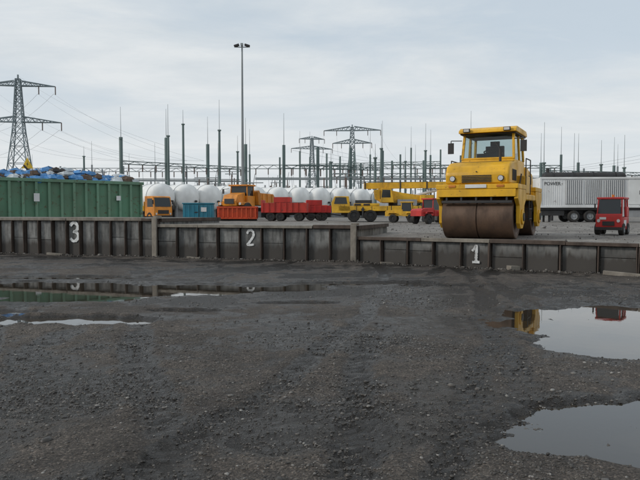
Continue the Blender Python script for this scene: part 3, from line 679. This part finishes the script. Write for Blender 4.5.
# ---------------------------------------------------------------- generator trailer
def gen_trailer(x,y,rz,L=12):
    r=root('generator_trailer',x,y,YZ,rz); m=MB()
    m.bb(-L/2,L/2,-1.2,1.2,1.12,3.38,'white2'); m.build('container_shell',r,.03)
    m=MB()
    for x0 in(-L/2,L/2):
        for sy in(-1,1): m.box((x0*.992,sy*1.2,2.25),(.14,.10,2.3),'white2')
    m.box((0,-1.22,3.34),(L+.05,.09,.14),'white'); m.box((0,-1.22,1.17),(L+.05,.09,.14),'white2')
    for i in range(9): m.box((-L/2+.3+i*.16,-1.208,2.25),(.06,.02,1.95),'white2')
    m.build('corner_posts',r,.01)
    m=MB()
    def louvre(a,b,z0,z1,step=.15):
        m.bb(a,b,-1.222,-1.201,z0,z1,'greyp'); xx_=a+.06
        while xx_<b-.04: m.box((xx_,-1.24,(z0+z1)/2),(.045,.05,z1-z0-.06),'white2'); xx_+=step
    louvre(-L/2+1.9,-L/2+3.2,1.35,3.2); louvre(-L/2+3.35,-L/2+4.65,1.35,3.2); louvre(-L/2+4.8,-L/2+6.3,1.35,3.2)
    louvre(L/2-2.6,L/2-.6,1.35,3.2)
    for a in(-L/2+6.6,-L/2+7.7): m.bb(a,a+.95,-1.235,-1.203,1.35,3.2,'white'); m.bb(a+.8,a+.85,-1.26,-1.236,2.1,2.4,'dark')
    m.build('louvres_and_doors',r,.004)
    m=MB(); m.bb(-L/2,L/2,-1.1,1.1,.92,1.115,'dark'); m.bb(-L/2+.5,L/2-.5,-.5,.5,.65,.92,'dark')
    for a in(-L/2+2.6,-L/2+3.8,-L/2+5.0,L/2-1.5,L/2-2.7):
        for b in(-.95,.95): m.wheel((a,b,.45),.45,.38,'greyp',(0,1,0))
    for b in(-.7,.7): m.bb(-L/2+.8,-L/2+.95,b-.07,b+.07,0,.92,'dark')
    m.bb(-L/2+6,-L/2+8,-1.1,-.7,.4,.9,'greyp'); m.bb(-L/2+.2,-L/2+1.9,-1.0,-.6,.5,.9,'dark')
    m.build('running_gear',r,.01)
    t=bpy.data.curves.new('lettering','FONT'); t.body='POWER'; t.size=.36; t.extrude=.004; t.materials.append(M['dark'])
    o=bpy.data.objects.new('lettering',t); S.collection.objects.link(o); o.parent=r; o.location=(-L/2+.28,-1.232,2.8); o.rotation_euler=(math.pi/2,0,0)
    return r
gen_trailer(bx(537,49)+6.1,49.6,-2)
r=root('exhaust_silencer',bx(582,58),58,YZ,0); m=MB()
m.lathe((-3.6,0,3.95),(1,0,0),[(0,.001),(0,.32),(.15,.42),(7.2,.42),(7.35,.32),(7.35,.001)],'dark',24)
for a in(-2.8,-.9,.9,2.9): m.bb(a-.08,a+.08,-.3,.3,0,3.6,'dark'); m.lathe((a,0,3.95),(1,0,0),[(-.05,.422),(-.05,.46),(.05,.46),(.05,.422)],'dark',24)
m.cyl((-3.2,0,4.3),(-3.2,0,4.7),.15,'dark'); m.build('pipe_and_frame',r)

# ---------------------------------------------------------------- small red utility cart with cab
def tug(x,y,rz):
    r=root('utility_cart',x,y,YZ,rz); m=MB()   # nose -y
    m.prism([(-.58,.20),(-.60,.60),(-.56,.70),(-.50,.72),(-.48,.20)],-.44,.44,'red')
    m.bb(-.45,.45,-.48,.60,.18,.60,'red'); m.bb(-.45,.45,.22,.60,.601,.95,'red')
    for a,at_ in((-.47,-.36),(.20,.20),(.57,.54)):
        for b in(-.41,.41): m.beam((b,a,.60),(b*.95,at_,1.20),.055,'red')
    m.prism([(-.42,1.2),(-.40,1.27),(.56,1.27),(.6,1.2)],-.45,.45,'red'); m.build('body',r,.02)
    m=MB(); m.add([(-.38,-.50,.70),(.38,-.50,.70),(.36,-.38,1.19),(-.36,-.38,1.19)],[(0,1,2,3)],'dglass')
    for sg in(-1,1): m.add([(sg*.405,-.43,.62),(sg*.405,.19,.62),(sg*.385,.18,1.19),(sg*.385,-.34,1.19)],[(0,1,2,3)],'dglass')
    m.bb(-.2,.2,-.62,-.602,.32,.46,'dark')
    for b in(-.33,.33): m.cyl((b,-.6,.48),(b,-.625,.48),.055,'chrome',n=14)
    m.bb(-.46,.46,-.68,-.605,.17,.27,'dark'); m.cyl((0,.1,1.271),(0,.1,1.36),.05,'amber',n=12)
    m.bb(-.3,-.08,-.615,-.603,.52,.6,'white2'); m.bb(.453,.46,-.3,.1,.3,.5,'white2')
    m.bb(-.5,-.46,-.55,-.50,.85,1.05,'dark')
    m.bb(-.35,.35,.62,1.0,.25,.33,'dark')
    m.build('windows_and_lights',r)
    m=MB()
    for a in(-.36,.40):
        for b in(-.40,.40): m.wheel((b,a,.2),.2,.18,'greyp')
    m.build('wheels',r); r.scale=(.93,.93,1.0)
tug(bx(612,21.8),21.8,-36)

# ---------------------------------------------------------------- lamp mast
r=root('lamp_mast',bx(243,76),76); m=MB()
m.cyl((0,0,0),(0,0,20.2),.20,'galv',.09,12); m.cyl((-.75,0,20.1),(.75,0,20.1),.05,'galv',n=8); m.build('pole',r)
m=MB()
for sg in(-1,1): m.box((sg*.62,-.15,20.25),(.62,.45,.22),'dark',Matrix.Rotation(.3*sg,3,'Y')); 
m.box((0,-.2,20.35),(.3,.3,.3),'galv'); m.bb(-.14,.14,-.35,-.21,1.2,1.8,'greyp'); m.build('luminaires',r,.02)

# ---------------------------------------------------------------- lattice pylons
def lattice_mast(mb,prof,k,w,levels):
    zs=[p[0] for p in prof]; hw=[p[1] for p in prof]; Zs=[]
    z=zs[0]
    while z<zs[-1]-.3: Zs.append(z); z+=max(1.2,2.0*float(np.interp(z,zs,hw)))
    Zs.append(zs[-1]); C=[]
    for z in Zs:
        h=float(np.interp(z,zs,hw)); C.append([Vector((sx*h,sy*h,z)) for sx,sy in((-1,-1),(1,-1),(1,1),(-1,1))])
    for a,b in zip(C[:-1],C[1:]):
        for i in range(4):
            j=(i+1)%4; mb.beam(a[i],b[i],w,k); mb.beam(a[i],b[j],w*.6,k); mb.beam(a[j],b[i],w*.6,k); mb.beam(b[i],b[j],w*.6,k)
def arm(mb,z,half,hw,rise,k,w,n=6):
    for sg in(-1,1):
        tip=Vector((sg*half,0,z)); 
        for sy in(-1,1):
            lo0=Vector((sg*hw,sy*hw,z)); up0=Vector((sg*hw,sy*hw,z+rise)); mb.beam(lo0,tip,w,k); mb.beam(up0,tip,w,k)
            for i in range(n):
                a=lo0.lerp(tip,i/n); b=up0.lerp(tip,(i+.5)/n if i<n-1 else 1); c=lo0.lerp(tip,(i+1)/n); mb.beam(a,b,w*.55,k); mb.beam(b,c,w*.55,k)
        for i in range(n):
            mb.beam(Vector((sg*hw,-hw,z)).lerp(tip,i/n),Vector((sg*hw,hw,z)).lerp(tip,(i+1)/n),w*.5,k)
def pylon(x,y,rz,Ht,arms,base,w,waist):
    r=root('power_pylon',x,y,YZ,rz); m=MB()
    lattice_mast(m,[(0,base),(Ht*waist,base*.32),(Ht*.97,base*.14)],'pyl',w,0)
    m.beam((0,0,Ht*.96),(0,0,Ht),w*1.5,'pyl')
    for z,hf,rs in arms: arm(m,z,hf,base*.2,rs,'pyl',w)
    m.build('lattice_tower',r,smooth=0)
    m=MB()
    for z,hf,rs in arms:
        for q in(-1,-.55,.55,1): m.cyl((q*hf,0,z),(q*hf,0,z-2.6),.18,'insul',n=8)
    m.build('insulators',r); return r
pylon(bx(21,206),206,8,44.5,[(29.5,13,1.8),(41,11.3,1.5)],4.6,.27,.62)
pylon(bx(352,330),330,-5,45.5,[(36,10,2),(42.5,14.5,2)],5.2,.36,.6)
pylon(bx(312,400),400,12,48,[(40,13,1.8),(46,8,1.5)],4.5,.34,.6)
pylon(bx(640+40,420),420,10,46,[(32,13,1.8),(42,9,1.5)],4.5,.4,.6)

cw=MB()
def wire(a,b,sag,w=.09,n=14):
    a=Vector(a);b=Vector(b); p=None
    for i in range(n+1):
        t_=i/n; q=a.lerp(b,t_); q.z-=4*sag*t_*(1-t_)
        if p is not None: cw.cyl(p,q,w/2,'wire',n=4,caps=False)
        p=q
x0=bx(21,206)
for z,hf in((27.8,13),(39.2,11.3)):
    for q in(-1,-.55,.55,1):
        wire((x0+q*hf,206,z),(-190+q*hf*1.3,330,z+4),5,.08)
        wire((x0+q*hf,206,z),(-36+q*9,150,13.5),2.5,.04)
wire((x0,206,45),(-36,150,17),2,.04)
xc_=bx(352,330)
for z,hf in((34.5,10),(41,14.5)):
    for q in(-1,-.55,.55,1): wire((xc_+q*hf,330,z),(14+q*hf,175,12),4,.07)
for q in(-1,0,1): wire((bx(312,400)+q*12,400,40),(bx(680,420)+q*12,420,42),14,.12,24)
cw.build('power_lines',smooth=0)

# ---------------------------------------------------------------- substation gantries
def gantry(b0,d0,b1,d1,cols,h,hb,rods,cw_=.5,k='steelgreen',bw=.55):
    p0=Vector((bx(b0,d0),d0,0)); p1=Vector((bx(b1,d1),d1,0)); L=(p1-p0).length; a=math.degrees(math.atan2(p1.y-p0.y,p1.x-p0.x))
    r=root('substation_gantry',p0.x,p0.y,YZ,a); m=MB()
    for i in range(cols):
        x=L*i/(cols-1); hh=h*random.uniform(.97,1.03)
        m.beam((x,0,0),(x,0,hh),cw_,k)
        if rods and i%rods==0: m.cyl((x,0,hh),(x,0,hh+5.5),.06,'galv',.025,6)
    n=max(4,int(L/1.3))
    for sy in(-.35,.35):
        for z in(hb,hb+bw): m.beam((0,sy,z),(L,sy,z),.10,k)
        for i in range(n):
            x_0=L*i/n;x_1=L*(i+1)/n; m.beam((x_0,sy,hb if i%2 else hb+bw),(x_1,sy,hb+bw if i%2 else hb),.06,k)
    m.build('columns_and_beam',r,smooth=0)
    m=MB(); ni=int(L/2.6)
    for i in range(ni):
        x=L*(i+.5)/ni; m.cyl((x,-.2,hb),(x,-.2,hb-1.3),.12,'insul',n=6); m.cyl((x,-.2,hb-1.3),(x+.2,-.2,hb-4.5),.03,'wire',n=4)
    m.build('insulator_strings',r,smooth=0)
gantry(122,118,246,135,4,14.6,9.6,1,.5)
gantry(30,150,250,150,8,11.5,10.2,2,.3,'galv',.8)
gantry(284,112,382,118,4,12.2,8.4,3,.45)
gantry(250,140,460,140,8,13,10.2,2,.35,'steelgreen',.8)
gantry(330,125,455,122,5,10.5,7.6,0,.38)
gantry(300,175,440,165,6,17,13.2,2,.4)
gantry(540,120,680,130,5,10.0,8.0,1,.38)
gantry(415,160,650,160,8,12,9,3,.35,'galv',.7)
gantry(425,128,560,128,4,12.5,9.5,1,.38)
gantry(-60,170,130,165,7,10.5,9,3,.3,'galv',.7)
for b_,d_,h_,t_ in((122,104,12.6,4.5),(169,102,12.8,5),(184,112,16.0,2.5),(220,106,14.2,5),(238,120,12,3),(85,130,12,2),(543,95,8,6),(573,100,7,6),(600,105,8.5,4),(623,98,7.5,5),(470,110,12.5,5.5),(425,118,12,5),(405,130,11,3),(30,120,10,3),(331,100,8.5,2),(375,92,8.5,2),(381,104,11,4)):
    r=root('lightning_mast',bx(b_,d_),d_); m=MB(); m.cyl((0,0,0),(0,0,h_),.25,'steelgreen',.18,10); m.cyl((0,0,h_),(0,0,h_+t_),.05,'galv',.025,6); m.cyl((0,0,h_-.1),(0,0,h_+.1),.30,'steelgreen',n=10); m.build('mast',r)
bs_=MB()
for i in range(170):
    d_=random.uniform(105,170); b_=random.uniform(-30,670); x=bx(b_,d_); h_=random.choice([4.5,5.5,6.5,7.5])
    bs_.beam((x,d_,YZ),(x,d_,YZ+h_*.6),.2,'galv'); bs_.cyl((x,d_,YZ+h_*.6),(x,d_,YZ+h_),.15,'insul',.1,8)
    if random.random()<.6: bs_.box((x,d_,YZ+h_+.1),(random.uniform(2,5),.14,.14),'galv')
    if random.random()<.25: bs_.cyl((x,d_,YZ+h_),(x+.3,d_,YZ+h_+1.6),.05,'galv',n=5)
for d_,z in((118,7.6),(132,8.4),(146,9.0),(158,10)):
    for q in(0,2.2): bs_.cyl((bx(-40,d_),d_+q,z),(bx(240,d_),d_+q,z-.4),.06,'galv',n=5); bs_.cyl((bx(255,d_),d_+q,z),(bx(690,d_),d_+q,z),.06,'galv',n=5)
for b_,d_ in((280,128),(370,135),(100,135),(450,140),(600,140)):
    x=bx(b_,d_); bs_.bb(x-2.5,x+2.5,d_-2,d_+2,YZ+.5,YZ+4,'galv')
    for q in(-1.5,0,1.5): bs_.cyl((x+q,d_,YZ+4),(x+q*1.3,d_,YZ+6),.2,'insul',.12,8)
    for q in np.linspace(-2.2,2.2,10): bs_.bb(x+q-.06,x+q+.06,d_-2.4,d_-2.01,YZ+.9,YZ+3.6,'greyp')
bs_.build('substation_switchgear',smooth=0)

n=9000; X_=rng.uniform(-420,420,n); base=np.interp(X_,np.linspace(-420,420,60),rng.uniform(6,12,60))
Zt=YZ+base*rng.random(n)**.7; Yt=430+rng.uniform(-6,6,n)+20*np.sin(X_*.02); s=rng.uniform(.6,1.7,n)
V=ico[None]*rng.uniform(.6,1.3,(n,12,1))*s[:,None,None]+np.stack([X_,Yt,Zt],-1)[:,None,:]
npmesh('distant_trees',V.reshape(-1,3),(icf[None]+12*np.arange(n)[:,None,None]).reshape(-1,3),M['leaf'],False)

# ---------------------------------------------------------------- sky, sun, camera
SE=math.radians(28); AZ=math.radians(-105)   # azimuth from +Y, clockwise positive
W=bpy.data.worlds.new('World'); S.world=W; W.use_nodes=True; nt=W.node_tree; nt.nodes.clear()
out=nd(nt,'ShaderNodeOutputWorld'); bg=nd(nt,'ShaderNodeBackground'); bg.inputs[1].default_value=0.1; nt.links.new(bg.outputs[0],out.inputs[0])
sky=nd(nt,'ShaderNodeTexSky'); sky.sky_type='NISHITA'; sky.sun_disc=False; sky.sun_elevation=SE; sky.sun_rotation=AZ; sky.dust_density=2.0
tc=nd(nt,'ShaderNodeTexCoord'); sp=nd(nt,'ShaderNodeSeparateXYZ'); nt.links.new(tc.outputs['Generated'],sp.inputs[0])
def mth(op,a,b=None):
    n=nd(nt,'ShaderNodeMath',operation=op)
    for i,v in enumerate((a,b)):
        if v is None: continue
        if isinstance(v,(int,float)): n.inputs[i].default_value=v
        else: nt.links.new(v,n.inputs[i])
    return n.outputs[0]
zz=mth('ADD',mth('MAXIMUM',sp.outputs[2],0.0),0.12)
cb=nd(nt,'ShaderNodeCombineXYZ'); nt.links.new(mth('DIVIDE',sp.outputs[0],zz),cb.inputs[0]); nt.links.new(mth('DIVIDE',sp.outputs[1],zz),cb.inputs[1])
mp=nd(nt,'ShaderNodeMapping'); mp.inputs['Scale'].default_value=(.6,.9,1); mp.inputs['Rotation'].default_value=(0,0,.25); mp.inputs['Location'].default_value=(1.3,4.2,0); nt.links.new(cb.outputs[0],mp.inputs[0])
n1=nd(nt,'ShaderNodeTexNoise',i_Scale=1.2,i_Detail=10,i_Roughness=.58,i_Distortion=.6); nt.links.new(mp.outputs[0],n1.inputs[0])
n2=nd(nt,'ShaderNodeTexNoise',i_Scale=2.6,i_Detail=9,i_Roughness=.6); nt.links.new(mp.outputs[0],n2.inputs[0])
cov=ramp(nt,n1.outputs[0],[(.36,0.15),(.60,1.0)])
cc=ramp(nt,n2.outputs[0],[(.28,(.62,.68,.725)),(.62,(.76,.795,.815))])
veil=mixc(nt,.80,sky.outputs[0],(6.1,7.0,7.8))
cl=mixc(nt,1.0,cc.outputs[0],(10.0,10.0,10.0),'MULTIPLY')
c=mixc(nt,cov.outputs[0],veil,cl)
hz=ramp(nt,sp.outputs[2],[(0.0,.8),(.24,0)])
c=mixc(nt,hz.outputs[0],c,(7.9,8.15,8.25))
nt.links.new(c,bg.inputs[0])
sd=bpy.data.lights.new('sun','SUN'); sd.energy=1.5; sd.angle=math.radians(10); sd.color=(1,.94,.86)
so=bpy.data.objects.new('sun',sd); S.collection.objects.link(so)
dirv=Vector((math.sin(AZ)*math.cos(SE),math.cos(AZ)*math.cos(SE),math.sin(SE))); so.rotation_euler=dirv.to_track_quat('Z','Y').to_euler(); so.location=(0,0,60)
cam=bpy.data.cameras.new('camera'); cam.lens=36; cam.sensor_width=36; cam.clip_end=6000; cam.clip_start=.1
co_=bpy.data.objects.new('camera',cam); S.collection.objects.link(co_); co_.location=(0,0,1.55); co_.rotation_euler=(math.radians(90-2.5),0,0); S.camera=co_
S.view_settings.view_transform='Standard'; S.view_settings.look='None'; S.view_settings.exposure=0
